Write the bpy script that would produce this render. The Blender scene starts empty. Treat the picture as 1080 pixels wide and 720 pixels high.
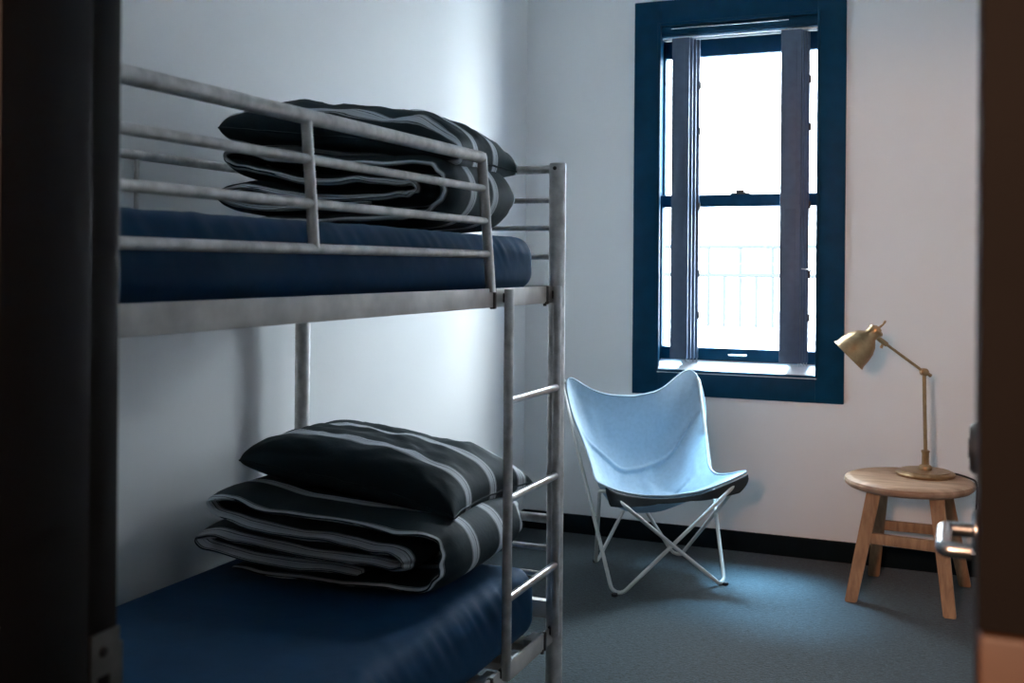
import bpy, bmesh, math, random
from mathutils import Vector, Matrix, noise
C = bpy.context.scene.collection
sc = bpy.context.scene
PI = math.pi
random.seed(4)

# ------------------------------------------------------------------ materials
def new_mat(name):
    m = bpy.data.materials.new(name); m.use_nodes = True
    nt = m.node_tree
    return m, nt, nt.nodes['Principled BSDF']

def mat(name, col, rough=0.5, metal=0.0, var=0.0, scale=20.0, bump=0.0, bscale=200.0, stretch=None, spec=None, sheen=0.0):
    m, nt, b = new_mat(name)
    b.inputs['Base Color'].default_value = (*col, 1); b.inputs['Roughness'].default_value = rough
    b.inputs['Metallic'].default_value = metal
    if spec is not None: b.inputs['Specular IOR Level'].default_value = spec
    if sheen: b.inputs['Sheen Weight'].default_value = sheen
    tc = nt.nodes.new('ShaderNodeTexCoord'); mp = nt.nodes.new('ShaderNodeMapping')
    nt.links.new(tc.outputs['Object'], mp.inputs['Vector'])
    if stretch: mp.inputs['Scale'].default_value = stretch
    if var:
        n = nt.nodes.new('ShaderNodeTexNoise'); n.inputs['Scale'].default_value = scale; n.inputs['Detail'].default_value = 5
        nt.links.new(mp.outputs['Vector'], n.inputs['Vector'])
        r = nt.nodes.new('ShaderNodeValToRGB')
        r.color_ramp.elements[0].position = 0.3; r.color_ramp.elements[1].position = 0.7
        r.color_ramp.elements[0].color = (*[c*(1-var) for c in col], 1)
        r.color_ramp.elements[1].color = (*[min(1, c*(1+var)) for c in col], 1)
        nt.links.new(n.outputs['Fac'], r.inputs['Fac']); nt.links.new(r.outputs['Color'], b.inputs['Base Color'])
    if bump:
        n2 = nt.nodes.new('ShaderNodeTexNoise'); n2.inputs['Scale'].default_value = bscale; n2.inputs['Detail'].default_value = 3
        nt.links.new(mp.outputs['Vector'], n2.inputs['Vector'])
        bp = nt.nodes.new('ShaderNodeBump'); bp.inputs['Strength'].default_value = bump; bp.inputs['Distance'].default_value = 0.004
        nt.links.new(n2.outputs['Fac'], bp.inputs['Height']); nt.links.new(bp.outputs['Normal'], b.inputs['Normal'])
    return m

def wood(name, dark, light, rough=0.6, scale=(3, 3, 28), bump=0.15, dist=3.0):
    m, nt, b = new_mat(name); b.inputs['Roughness'].default_value = rough
    tc = nt.nodes.new('ShaderNodeTexCoord'); mp = nt.nodes.new('ShaderNodeMapping'); mp.inputs['Scale'].default_value = scale
    nt.links.new(tc.outputs['Object'], mp.inputs['Vector'])
    n = nt.nodes.new('ShaderNodeTexNoise'); n.inputs['Scale'].default_value = 2.2; n.inputs['Detail'].default_value = 8; n.inputs['Distortion'].default_value = dist*0.2
    nt.links.new(mp.outputs['Vector'], n.inputs['Vector'])
    r = nt.nodes.new('ShaderNodeValToRGB'); r.color_ramp.elements[0].position = 0.35; r.color_ramp.elements[1].position = 0.66
    r.color_ramp.elements[0].color = (*dark, 1); r.color_ramp.elements[1].color = (*light, 1)
    nt.links.new(n.outputs['Fac'], r.inputs['Fac']); nt.links.new(r.outputs['Color'], b.inputs['Base Color'])
    bp = nt.nodes.new('ShaderNodeBump'); bp.inputs['Strength'].default_value = bump; bp.inputs['Distance'].default_value = 0.004
    nt.links.new(n.outputs['Fac'], bp.inputs['Height']); nt.links.new(bp.outputs['Normal'], b.inputs['Normal'])
    return m

def striped(name, off, period, warp=0.006):
    """dark cotton with pale woven bands that run along local X, spaced along local Y"""
    m, nt, b = new_mat(name); b.inputs['Roughness'].default_value = 0.75; b.inputs['Specular IOR Level'].default_value = 0.25
    L = nt.links.new
    tc = nt.nodes.new('ShaderNodeTexCoord'); sp = nt.nodes.new('ShaderNodeSeparateXYZ'); L(tc.outputs['UV'], sp.inputs[0])
    nz = nt.nodes.new('ShaderNodeTexNoise'); nz.inputs['Scale'].default_value = 7; L(tc.outputs['Object'], nz.inputs['Vector'])
    a = nt.nodes.new('ShaderNodeMath'); a.operation = 'MULTIPLY_ADD'; a.inputs[1].default_value = warp; L(nz.outputs['Fac'], a.inputs[0]); L(sp.outputs['Y'], a.inputs[2])
    s = nt.nodes.new('ShaderNodeMath'); s.operation = 'SUBTRACT'; s.inputs[1].default_value = off - period*0.5 + warp*0.5; L(a.outputs[0], s.inputs[0])
    d = nt.nodes.new('ShaderNodeMath'); d.operation = 'DIVIDE'; d.inputs[1].default_value = period; L(s.outputs[0], d.inputs[0])
    f = nt.nodes.new('ShaderNodeMath'); f.operation = 'FRACT'; L(d.outputs[0], f.inputs[0])
    r = nt.nodes.new('ShaderNodeValToRGB'); r.color_ramp.interpolation = 'CONSTANT'
    dk = (0.011, 0.026, 0.034, 1); lt = (0.60, 0.64, 0.68, 1); md = (0.33, 0.36, 0.39, 1)
    st = [(0.0, dk), (0.355, md), (0.375, dk), (0.385, lt), (0.47, md), (0.478, lt), (0.525, dk), (0.54, lt), (0.60, dk), (0.61, md), (0.625, dk)]
    cr = r.color_ramp
    cr.elements[0].position = 0; cr.elements[0].color = dk
    cr.elements[1].position = 0.355; cr.elements[1].color = md
    for p, c in st[2:]:
        e = cr.elements.new(p); e.color = c
    L(f.outputs[0], r.inputs['Fac']); L(r.outputs['Color'], b.inputs['Base Color'])
    n2 = nt.nodes.new('ShaderNodeTexNoise'); n2.inputs['Scale'].default_value = 38; n2.inputs['Detail'].default_value = 4
    L(tc.outputs['Object'], n2.inputs['Vector'])
    bp = nt.nodes.new('ShaderNodeBump'); bp.inputs['Strength'].default_value = 0.25; bp.inputs['Distance'].default_value = 0.006
    L(n2.outputs['Fac'], bp.inputs['Height']); L(bp.outputs['Normal'], b.inputs['Normal'])
    return m

M = {}
M['wall'] = mat('painted_plaster', (0.86, 0.86, 0.86), 0.75, var=0.012, scale=2.0, bump=0.06, bscale=60)
M['hall_dark'] = mat('fill_cutting_hall_paint', (0.05, 0.06, 0.07), 0.7, var=0.03, scale=3)  # unseen hall walls, made dark to cut fill light in the room
M['ceiling'] = mat('ceiling_paint', (0.8, 0.8, 0.8), 0.9, var=0.02, scale=3)
M['navy'] = mat('navy_gloss_paint', (0.0004, 0.040, 0.085), 0.5, var=0.12, scale=14, bump=0.05, bscale=50, spec=0.12)
M['skirting'] = mat('black_skirting_paint', (0.002, 0.008, 0.012), 0.8, var=0.15, scale=10, spec=0.15)
M['sill'] = mat('pale_sill_paint', (0.75, 0.78, 0.8), 0.3, var=0.04, scale=12)
M['shutter'] = mat('slate_shutter_paint', (0.065, 0.10, 0.16), 0.5, var=0.08, scale=30)
M['steel'] = mat('grey_tube_steel', (0.58, 0.56, 0.545), 0.42, 0.45, var=0.28, scale=26, bump=0.05, bscale=120)
M['beam'] = mat('grey_beam_steel', (0.60, 0.575, 0.55), 0.5, 0.45, var=0.22, scale=11, bump=0.04, bscale=90)
M['bright'] = mat('worn_bright_steel', (0.55, 0.55, 0.55), 0.28, 0.95, var=0.12, scale=40)
M['sheet'] = mat('navy_cotton_sheet', (0.002, 0.046, 0.118), 0.7, var=0.12, scale=9, bump=0.22, bscale=22, spec=0.2, sheen=0.1)
M['sheet'].node_tree.nodes['Principled BSDF'].inputs['Sheen Tint'].default_value = (0.25, 0.6, 1.0, 1)
M['sheet'].node_tree.nodes['Principled BSDF'].inputs['Sheen Roughness'].default_value = 0.35
M['frame'] = mat('cream_powder_coat', (0.60, 0.60, 0.57), 0.4, var=0.04, scale=30)
M['canvas'] = mat('pale_canvas', (0.36, 0.49, 0.60), 0.85, var=0.06, scale=60, bump=0.12, bscale=320)
M['hem'] = mat('canvas_hem', (0.34, 0.44, 0.51), 0.85, var=0.06, scale=60, bump=0.1, bscale=300)
M['pocket_shade'] = mat('canvas_pocket_shade', (0.016, 0.024, 0.028), 0.8, var=0.1, scale=40)  # canvas band in shade, the shade put into the colour
M['rubber'] = mat('black_rubber', (0.012, 0.012, 0.013), 0.7, var=0.1, scale=40)
M['wood_top'] = wood('weathered_elm', (0.30, 0.17, 0.10), (0.48, 0.30, 0.19), 0.6, (2.6, 16, 3.2), 0.2)
M['wood_leg'] = wood('oiled_elm', (0.27, 0.14, 0.07), (0.44, 0.25, 0.13), 0.55, (20, 20, 3), 0.15)
M['brass'] = mat('antique_brass', (0.38, 0.255, 0.14), 0.36, 1.0, var=0.16, scale=40)
M['brass_in'] = mat('shade_lining', (0.6, 0.52, 0.4), 0.5, 0.6, var=0.05, scale=40)
M['bulb'] = mat('opal_bulb', (0.8, 0.78, 0.72), 0.3, var=0.02, scale=10)
M['door'] = mat('dark_door_paint', (0.0058, 0.0045, 0.004), 0.8, spec=0.2, var=0.12, scale=18)
M['jamb'] = mat('black_jamb_paint', (0.0015, 0.0021, 0.0027), 0.5, var=0.1, scale=12, spec=0.22)
M['chrome'] = mat('satin_chrome', (0.62, 0.62, 0.62), 0.26, 1.0, var=0.05, scale=60)
M['strike'] = mat('worn_strike_metal', (0.22, 0.20, 0.18), 0.35, 1.0, var=0.15, scale=40)
M['gunmetal'] = mat('dark_lock_metal', (0.08, 0.075, 0.07), 0.4, 0.9, var=0.1, scale=40)
M['hallwood'] = wood('hall_plywood', (0.040, 0.0145, 0.0032), (0.058, 0.022, 0.0055), 0.5, (3, 3, 10), 0.1)
M['facade'] = mat('white_render', (0.40, 0.41, 0.42), 0.9, var=0.05, scale=3)
M['facade_trim'] = mat('facade_grey', (0.42, 0.45, 0.46), 0.8, var=0.05, scale=6)
M['rail'] = mat('balcony_grey_paint', (0.024, 0.027, 0.029), 0.9, var=0.05, scale=10, spec=0.0)
M['street'] = mat('street_paving', (0.5, 0.5, 0.5), 0.9, var=0.1, scale=4)
M['pillow_low'] = striped('striped_cotton_pillow', -0.125, 0.165)
M['pillow_up'] = striped('striped_cotton_rumpled', -0.06, 0.15, 0.03)
M['duvet_low'] = striped('striped_cotton_duvet', -0.095, 0.17)
M['duvet_up'] = striped('striped_cotton_duvet_loose', -0.10, 0.16, 0.015)

# carpet
def carpet():
    m, nt, b = new_mat('blue_grey_carpet'); b.inputs['Roughness'].default_value = 0.95; b.inputs['Specular IOR Level'].default_value = 0.15
    b.inputs['Sheen Weight'].default_value = 0.15
    L = nt.links.new
    tc = nt.nodes.new('ShaderNodeTexCoord')
    n = nt.nodes.new('ShaderNodeTexNoise'); n.inputs['Scale'].default_value = 130; n.inputs['Detail'].default_value = 3; L(tc.outputs['Object'], n.inputs['Vector'])
    mp = nt.nodes.new('ShaderNodeMapping'); mp.inputs['Scale'].default_value = (40, 150, 1); L(tc.outputs['Object'], mp.inputs['Vector'])
    n3 = nt.nodes.new('ShaderNodeTexNoise'); n3.inputs['Scale'].default_value = 1.0; n3.inputs['Detail'].default_value = 2; L(mp.outputs['Vector'], n3.inputs['Vector'])
    mx = nt.nodes.new('ShaderNodeMath'); mx.operation = 'ADD'; L(n.outputs['Fac'], mx.inputs[0]); L(n3.outputs['Fac'], mx.inputs[1])
    r = nt.nodes.new('ShaderNodeValToRGB'); r.color_ramp.elements[0].position = 0.38; r.color_ramp.elements[1].position = 0.64
    r.color_ramp.elements[0].color = (0.007, 0.014, 0.018, 1); r.color_ramp.elements[1].color = (0.038, 0.064, 0.078, 1)
    hf = nt.nodes.new('ShaderNodeMath'); hf.operation = 'MULTIPLY'; hf.inputs[1].default_value = 0.5; L(mx.outputs[0], hf.inputs[0])
    L(hf.outputs[0], r.inputs['Fac']); L(r.outputs['Color'], b.inputs['Base Color'])
    bp = nt.nodes.new('ShaderNodeBump'); bp.inputs['Strength'].default_value = 0.6; bp.inputs['Distance'].default_value = 0.006
    L(hf.outputs[0], bp.inputs['Height']); L(bp.outputs['Normal'], b.inputs['Normal'])
    return m
M['carpet'] = carpet()

def glass():
    m = bpy.data.materials.new('window_glass'); m.use_nodes = True; nt = m.node_tree; nt.nodes.clear()
    o = nt.nodes.new('ShaderNodeOutputMaterial'); t = nt.nodes.new('ShaderNodeBsdfTransparent'); g = nt.nodes.new('ShaderNodeBsdfGlossy')
    g.inputs['Roughness'].default_value = 0.02; t.inputs['Color'].default_value = (0.96, 0.98, 0.98, 1)
    fr = nt.nodes.new('ShaderNodeFresnel'); fr.inputs['IOR'].default_value = 1.45
    # a thin pane reflects alike from both of its faces
    ge = nt.nodes.new('ShaderNodeNewGeometry'); io = nt.nodes.new('ShaderNodeMath'); io.operation = 'MULTIPLY_ADD'
    io.inputs[1].default_value = 1/1.45-1.45; io.inputs[2].default_value = 1.45
    nt.links.new(ge.outputs['Backfacing'], io.inputs[0]); nt.links.new(io.outputs[0], fr.inputs['IOR'])
    mx = nt.nodes.new('ShaderNodeMixShader')
    nt.links.new(fr.outputs[0], mx.inputs[0]); nt.links.new(t.outputs[0], mx.inputs[1]); nt.links.new(g.outputs[0], mx.inputs[2]); nt.links.new(mx.outputs[0], o.inputs[0])
    return m
M['glass'] = glass()

# ------------------------------------------------------------------ mesh helpers
def link(name, bm, m, parent=None, smooth=False, angle=None):
    me = bpy.data.meshes.new(name); bm.normal_update(); bm.to_mesh(me); bm.free()
    me.materials.append(m)
    if smooth:
        for p in me.polygons: p.use_smooth = True
        if angle is not None:
            try: me.set_sharp_from_angle(angle=math.radians(angle))
            except Exception: pass
    o = bpy.data.objects.new(name, me); C.objects.link(o)
    if parent is not None: o.parent = parent
    return o

def empty(name, loc=(0, 0, 0), parent=None):
    o = bpy.data.objects.new(name, None); C.objects.link(o); o.location = loc; o.empty_display_size = 0.1
    if parent is not None: o.parent = parent
    return o

def tag(o, label, cat, group=None):
    o['label'] = label; o['category'] = cat
    if group: o['group'] = group
    return o

def struct(o, label=None):
    o['kind'] = 'structure'
    if label: o['label'] = label
    return o

def add_box(bm, x0, x1, y0, y1, z0, z1, bev=0.0, seg=2):
    vs = [bm.verts.new(p) for p in ((x0,y0,z0),(x1,y0,z0),(x1,y1,z0),(x0,y1,z0),(x0,y0,z1),(x1,y0,z1),(x1,y1,z1),(x0,y1,z1))]
    fs = [bm.faces.new([vs[i] for i in q]) for q in ((0,3,2,1),(4,5,6,7),(0,1,5,4),(1,2,6,5),(2,3,7,6),(3,0,4,7))]
    if bev > 0:
        es = list({e for f in fs for e in f.edges})
        bmesh.ops.bevel(bm, geom=es, offset=bev, segments=seg, profile=0.5, affect='EDGES', clamp_overlap=True)

def box(name, m, parent, *a, bev=0.0, seg=2):
    bm = bmesh.new(); add_box(bm, *a, bev=bev, seg=seg)
    return link(name, bm, m, parent, smooth=bev > 0, angle=35)

def add_tube(bm, pts, r, n=14, closed=False, cap=True):
    P = [Vector(p) for p in pts]; N = len(P)
    rs = r if isinstance(r, (list, tuple)) else [r]*N
    tang = []
    for i in range(N):
        a = P[i-1] if (i > 0 or closed) else P[i]; b = P[(i+1) % N] if (i < N-1 or closed) else P[i]
        tang.append((b-a).normalized())
    up = Vector((0, 0, 1)) if abs(tang[0].z) < 0.9 else Vector((1, 0, 0))
    nrm = (up - tang[0]*up.dot(tang[0])).normalized(); rings = []
    for i in range(N):
        if i: 
            nrm = (nrm - tang[i]*nrm.dot(tang[i])).normalized()
        bn = tang[i].cross(nrm)
        rings.append([bm.verts.new(P[i] + (nrm*math.cos(2*PI*k/n) + bn*math.sin(2*PI*k/n))*rs[i]) for k in range(n)])
    best = 0
    if closed:
        d = [sum((rings[0][(k+s) % n].co - rings[-1][k].co).length for k in range(n)) for s in range(n)]
        best = d.index(min(d))
    for i in range(N if closed else N-1):
        A = rings[i]; B = rings[(i+1) % N]; s = best if (closed and i == N-1) else 0
        for k in range(n):
            bm.faces.new((A[k], A[(k+1) % n], B[(k+1+s) % n], B[(k+s) % n]))
    if cap and not closed:
        bm.faces.new(list(reversed(rings[0]))); bm.faces.new(rings[-1])

def tube(name, m, parent, pts, r, n=16, closed=False):
    bm = bmesh.new(); add_tube(bm, pts, r, n, closed)
    return link(name, bm, m, parent, smooth=True, angle=50)

def add_lathe(bm, prof, n=40, mat4=None):
    rings = []
    for (r, z) in prof:
        if r < 1e-6: rings.append([bm.verts.new((0, 0, z))])
        else: rings.append([bm.verts.new((r*math.cos(2*PI*k/n), r*math.sin(2*PI*k/n), z)) for k in range(n)])
    for A, B in zip(rings, rings[1:]):
        if len(A) == 1 and len(B) == 1: continue
        for k in range(n):
            if len(A) == 1: bm.faces.new((A[0], B[(k+1) % n], B[k]))
            elif len(B) == 1: bm.faces.new((A[k], A[(k+1) % n], B[0]))
            else: bm.faces.new((A[k], A[(k+1) % n], B[(k+1) % n], B[k]))
    if mat4 is not None: bmesh.ops.transform(bm, matrix=mat4, verts=bm.verts[:])
    bmesh.ops.recalc_face_normals(bm, faces=bm.faces[:])

def lathe(name, m, parent, prof, loc=(0, 0, 0), axis=(0, 0, 1), n=40, angle=40):
    bm = bmesh.new(); q = Vector((0, 0, 1)).rotation_difference(Vector(axis).normalized())
    add_lathe(bm, prof, n, Matrix.Translation(loc) @ q.to_matrix().to_4x4())
    return link(name, bm, m, parent, smooth=True, angle=angle)

def fillet(pts, r, closed=True, seg=7):
    P = [Vector(p) for p in pts]; N = len(P); out = []
    rr = r if isinstance(r, (list, tuple)) else [r]*N
    for i in range(N):
        if not closed and i in (0, N-1): out.append(P[i]); continue
        v = P[i]; a = (P[i-1]-v); b = (P[(i+1) % N]-v); la, lb = a.length, b.length; a.normalize(); b.normalize()
        h = a.angle(b)/2; t = min(rr[i]/math.tan(h), la*0.45, lb*0.45); rad = t*math.tan(h)
        bis = (a+b).normalized(); cen = v + bis*(rad/math.sin(h))
        s = v+a*t-cen; e = v+b*t-cen; ang = s.angle(e)
        for k in range(seg+1):
            u = k/seg
            out.append(cen + (s*math.sin((1-u)*ang) + e*math.sin(u*ang))/math.sin(ang))
    return out

def catmull(pts, per=10):
    P = [Vector(p) for p in pts]; Q = [P[0]*2-P[1]] + P + [P[-1]*2-P[-2]]; out = []
    for i in range(1, len(Q)-2):
        p0, p1, p2, p3 = Q[i-1:i+3]
        for k in range(per):
            t = k/per
            out.append(0.5*((2*p1) + (p2-p0)*t + (2*p0-5*p1+4*p2-p3)*t*t + (3*p1-p0-3*p2+p3)*t**3))
    out.append(P[-1]); return out

# ------------------------------------------------------------------ room shell
RX, RZ, DY = 2.75, 3.0, -4.27          # room width, height, room-side face of the door wall
JX0, JX1, HY = 1.322, 2.058, -4.40     # door opening, hall-side face
WX0, WX1, WZ0, WZ1 = 0.66, 1.48, 0.79, 2.54
struct(box('floor', M['carpet'], None, -0.9, 3.6, -6.4, 0.0, -0.1, 0.0))
struct(box('ceiling', M['ceiling'], None, -0.9, 3.6, -6.4, 0.0, RZ, RZ+0.1))
struct(box('wall_left', M['wall'], None, -0.12, 0.0, DY, 0.0, 0, RZ))
struct(box('wall_right', M['wall'], None, RX, RX+0.12, DY, 0.0, 0, RZ))
bm = bmesh.new()
add_box(bm, -0.12, WX0, 0, 0.16, -0.1, RZ+0.1); add_box(bm, WX1, RX+0.12, 0, 0.16, -0.1, RZ+0.1)
add_box(bm, WX0, WX1, 0, 0.16, -0.1, WZ0); add_box(bm, WX0, WX1, 0, 0.16, WZ1, RZ+0.1)
struct(link('wall_back', bm, M['wall']))
bm = bmesh.new()
add_box(bm, -0.12, JX0-0.02, HY, DY, 0, RZ); add_box(bm, JX1+0.02, RX+0.12, HY, DY, 0, RZ); add_box(bm, JX0-0.02, JX1+0.02, HY, DY, 2.12, RZ)
struct(link('wall_front', bm, M['wall']))
# hall shell behind the camera
struct(box('wall_hall_back', M['hall_dark'], None, -0.9, 3.6, -6.5, -6.4, 0, RZ))
struct(box('wall_hall_left', M['hall_dark'], None, -1.0, -0.9, -6.4, HY, 0, RZ))
struct(box('wall_hall_right', M['hall_dark'], None, 3.6, 3.7, -6.4, HY, 0, RZ))
bm = bmesh.new(); add_box(bm, -0.9, -0.12, HY, HY+0.13, 0, RZ); add_box(bm, RX+0.12, 3.6, HY, HY+0.13, 0, RZ)
struct(link('wall_hall_front', bm, M['wall']))
# skirting boards
def skirting(name, x0, x1, y0, y1):
    bm = bmesh.new(); add_box(bm, x0, x1, y0, y1, 0, 0.093, bev=0.004)
    struct(link(name, bm, M['skirting'], smooth=True, angle=35))
skirting('baseboard_back', 0.0, RX, -0.016, 0.0)
skirting('baseboard_left', 0.0, 0.016, DY, -0.016)
skirting('baseboard_right', RX-0.016, RX, DY, -0.016)

# door lining: rebate on the room side, stop on the hall side
t = struct(empty('trim_1', (JX0, DY, 0)))
def rel(o, root):
    for v in o.data.vertices: v.co -= root.location
    return o
bm = bmesh.new(); add_box(bm, JX0-0.03, JX0, DY-0.047, DY+0.004, 0, 2.09, bev=0.006)
rel(link('jamb_rebate', bm, M['jamb'], t, True, 35), t)
bm = bmesh.new(); add_box(bm, JX0-0.03, JX0+0.011, HY-0.016, DY-0.045, 0, 2.078, bev=0.003)
rel(link('door_stop', bm, M['jamb'], t, True, 35), t)
bm = bmesh.new(); add_box(bm, JX0-0.09, JX0-0.004, HY-0.016, HY, 0, 2.18, bev=0.003)
rel(link('hall_architrave', bm, M['jamb'], t, True, 35), t)
# strike plate: bent plate with a lip that wraps the arris, two holes, two screws
bm = bmesh.new()
for (z0, z1) in ((0.835, 0.872), (0.905, 0.915), (0.950, 0.99)):
    add_box(bm, JX0-0.001, JX0+0.0022, DY-0.034, DY+0.002, z0, z1)
for (y0, y1) in ((DY-0.034, DY-0.026), (DY-0.010, DY+0.002)):
    add_box(bm, JX0-0.001, JX0+0.0022, y0, y1, 0.872, 0.95)
add_box(bm, JX0-0.012, JX0+0.0015, DY+0.002, DY+0.0065, 0.865, 0.975)
s = rel(link('strike_plate', bm, M['strike'], t), t); s['label'] = 'satin metal strike plate'
for z in (0.852, 0.972):
    rel(lathe('screw', M['gunmetal'], s, [(0, 0.0018), (0.0045, 0.0012), (0.005, 0)], (JX0+0.0022, DY-0.018, z), (1, 0, 0), 16), t)
bm = bmesh.new(); add_box(bm, JX0-0.03, JX1+0.03, HY-0.016, DY+0.004, 2.078, 2.12)
struct(link('trim_2', bm, M['jamb']))
# right jamb, with dark panelling above a timber dado on the hall side
t = struct(empty('trim_3', (JX1, DY, 0)))
bm = bmesh.new(); add_box(bm, JX1, JX1+0.03, HY, DY+0.004, 0, 2.078, bev=0.002)
rel(link('jamb_lining', bm, M['door'], t, True, 35), t)
bm = bmesh.new(); add_box(bm, JX1, JX1+0.30, HY-0.016, HY, 1.133, 2.18, bev=0.002)
rel(link('hall_panel', bm, M['door'], t, True, 35), t)
bm = bmesh.new(); add_box(bm, JX1+0.0005, JX1+0.30, HY-0.018, HY, 0.0, 1.132, bev=0.003)
o = rel(link('hall_dado', bm, M['hallwood'], t, True, 35), t); o['label'] = 'orange brown timber dado board'

# ------------------------------------------------------------------ door (opened square into the room)
DX = 2.0715
dr = struct(empty('door_1', (DX+0.018, DY+0.02, 0)))
def rb(name, m, *a, bev=0.002, par=None, root=dr):
    bm = bmesh.new(); add_box(bm, *a, bev=bev)
    o = link(name, bm, m, par or root, True, 35); return rel(o, root)
rb('door_leaf', M['door'], DX, DX+0.038, DY+0.03, -3.535, 0.008, 2.06)
# lever handle with return, on a round rose
HYp, HZ = -3.605, 1.006
hd = rel(lathe('door_handle', M['chrome'], dr, [(0, 0.009), (0.02, 0.009), (0.0255, 0.0065), (0.0265, 0)], (DX, HYp, HZ), (-1, 0, 0), 36), dr)
pts = fillet([(DX-0.004, HYp, HZ), (DX-0.040, HYp, HZ), (DX-0.040, HYp-0.102, HZ-0.002), (DX-0.010, HYp-0.102, HZ-0.002)], 0.009, closed=False)
o = rel(tube('lever', M['chrome'], hd, pts, 0.0092, 18), dr)
lk = rel(lathe('deadbolt', M['gunmetal'], dr, [(0, 0.0135), (0.012, 0.0135), (0.0125, 0.012), (0.027, 0.012), (0.031, 0.008), (0.032, 0)], (DX, HYp, 1.108), (-1, 0, 0), 36), dr)
rb('latch_plate', M['chrome'], DX+0.008, DX+0.030, -3.537, -3.533, 0.90, 1.05, bev=0.0005)
for zc in (0.28, 1.78):
    o = tube('hinge', M['gunmetal'], dr, [(DX+0.044, DY+0.024, zc-0.05), (DX+0.044, DY+0.024, zc+0.05)], 0.007, 12); rel(o, dr)

# ------------------------------------------------------------------ window
w = struct(empty('window_1', (1.07, 0, WZ0)))
def wb(name, m, *a, bev=0.002, par=None): return rb(name, m, *a, bev=bev, par=par, root=w)
OX0, OX1, OZ0, OZ1 = 0.5725, 1.562, 0.7145, 2.612      # architrave outside
IX0, IX1, IZ0, IZ1 = 0.703, 1.436, 0.840, 2.490        # architrave inside
bm = bmesh.new()
add_box(bm, OX0, IX0, -0.020, 0.001, OZ0, OZ1, bev=0.003); add_box(bm, IX1, OX1, -0.020, 0.001, OZ0, OZ1, bev=0.003)
add_box(bm, IX0-0.001, IX1+0.001, -0.0195, 0.001, OZ0, IZ0, bev=0.003); add_box(bm, IX0-0.001, IX1+0.001, -0.0195, 0.001, IZ1, OZ1, bev=0.003)
# inner bead
b_ = 0.014
add_box(bm, IX0-b_, IX0, -0.025, -0.018, IZ0-b_, IZ1+b_, bev=0.003); add_box(bm, IX1, IX1+b_, -0.025, -0.018, IZ0-b_, IZ1+b_, bev=0.003)
add_box(bm, IX0, IX1, -0.025, -0.018, IZ0-b_, IZ0-0.001, bev=0.003); add_box(bm, IX0, IX1, -0.025, -0.018, IZ1, IZ1+b_, bev=0.003)
rel(link('architrave', bm, M['navy'], w, True, 35), w)
# frame box in the wall thickness
bm = bmesh.new()
add_box(bm, WX0, WX0+0.028, 0.0, 0.15, WZ0, WZ1); add_box(bm, WX1-0.028, WX1, 0.0, 0.15, WZ0, WZ1)
add_box(bm, WX0+0.028, WX1-0.028, 0.0, 0.15, 2.442, WZ1)
add_box(bm, WX0+0.028, WX1-0.028, 0.05, 0.15, WZ0, 0.875)
rel(link('window_frame', bm, M['navy'], w), w)
# sloping sill board
bm = bmesh.new()
vs = [bm.verts.new(p) for p in ((IX0-0.01, -0.022, 0.820), (IX1+0.01, -0.022, 0.820), (IX1+0.01, 0.056, 0.820), (IX0-0.01, 0.056, 0.820),
      (IX0-0.01, -0.022, 0.842), (IX1+0.01, -0.022, 0.842), (IX1+0.01, 0.056, 0.884), (IX0-0.01, 0.056, 0.884))]
for q in ((0,3,2,1),(4,5,6,7),(0,1,5,4),(1,2,6,5),(2,3,7,6),(3,0,4,7)): bm.faces.new([vs[i] for i in q])
bmesh.ops.bevel(bm, geom=bm.edges[:], offset=0.003, segments=2, affect='EDGES')
o = rel(link('window_sill', bm, M['sill'], w, True, 35), w); o['label'] = 'pale glossy sill board'
GX0, GX1 = WX0+0.028, WX1-0.028
def sash(name, y0, y1, z0, z1, rb_, rt, st=0.010):
    bm = bmesh.new()
    add_box(bm, GX0, GX0+st, y0, y1, z0, z1, bev=0.0015); add_box(bm, GX1-st, GX1, y0, y1, z0, z1, bev=0.0015)
    add_box(bm, GX0+st, GX1-st, y0, y1, z0, z0+rb_, bev=0.003); add_box(bm, GX0+st, GX1-st, y0, y1, z1-rt, z1, bev=0.003)
    s = rel(link(name, bm, M['navy'], w, True, 35), w)
    ym = (y0+y1)/2
    p = wb('pane', M['glass'], GX0+st-0.004, GX1-st+0.004, ym-0.002, ym+0.002, z0+rb_-0.004, z1-rt+0.004, bev=0, par=s)
    return s
up = sash('upper_sash', 0.096, 0.132, 1.622, 2.436, 0.058, 0.084)
lo = sash('lower_sash', 0.056, 0.092, 0.880, 1.678, 0.062, 0.058)
wb('fixed_light', M['glass'], GX0, GX1, 0.112, 0.116, 2.432, 2.446, bev=0)
# lift handle and sash lock
h = fillet([(1.03, 0.057, 0.915), (1.03, 0.036, 0.912), (1.115, 0.036, 0.912), (1.115, 0.057, 0.915)], 0.008, closed=False)
rel(tube('lift_handle', M['chrome'], lo, h, 0.0045, 10), w)
bm = bmesh.new(); add_box(bm, 1.03, 1.12, 0.058, 0.092, 1.678, 1.686, bev=0.002); add_box(bm, 1.055, 1.095, 0.050, 0.10, 1.686, 1.700, bev=0.004)
rel(link('sash_lock', bm, M['gunmetal'], lo, True, 35), w)
# shutter track across the head, with end brackets
rel(tube('shutter_track', M['sill'], w, [(IX0+0.004, 0.012, 2.434), (IX1-0.004, 0.012, 2.434)], 0.0042, 12), w)
wb('head_rail', M['navy'], IX0, IX1, -0.006, 0.034, 2.448, 2.488, bev=0.004)
rel(tube('highlight_bar', M['chrome'], w, [(IX0+0.05, -0.012, 2.474), (IX1-0.13, -0.012, 2.474)], 0.003, 10), w)  # thin bright bar added to stand for a highlight along the head

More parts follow.
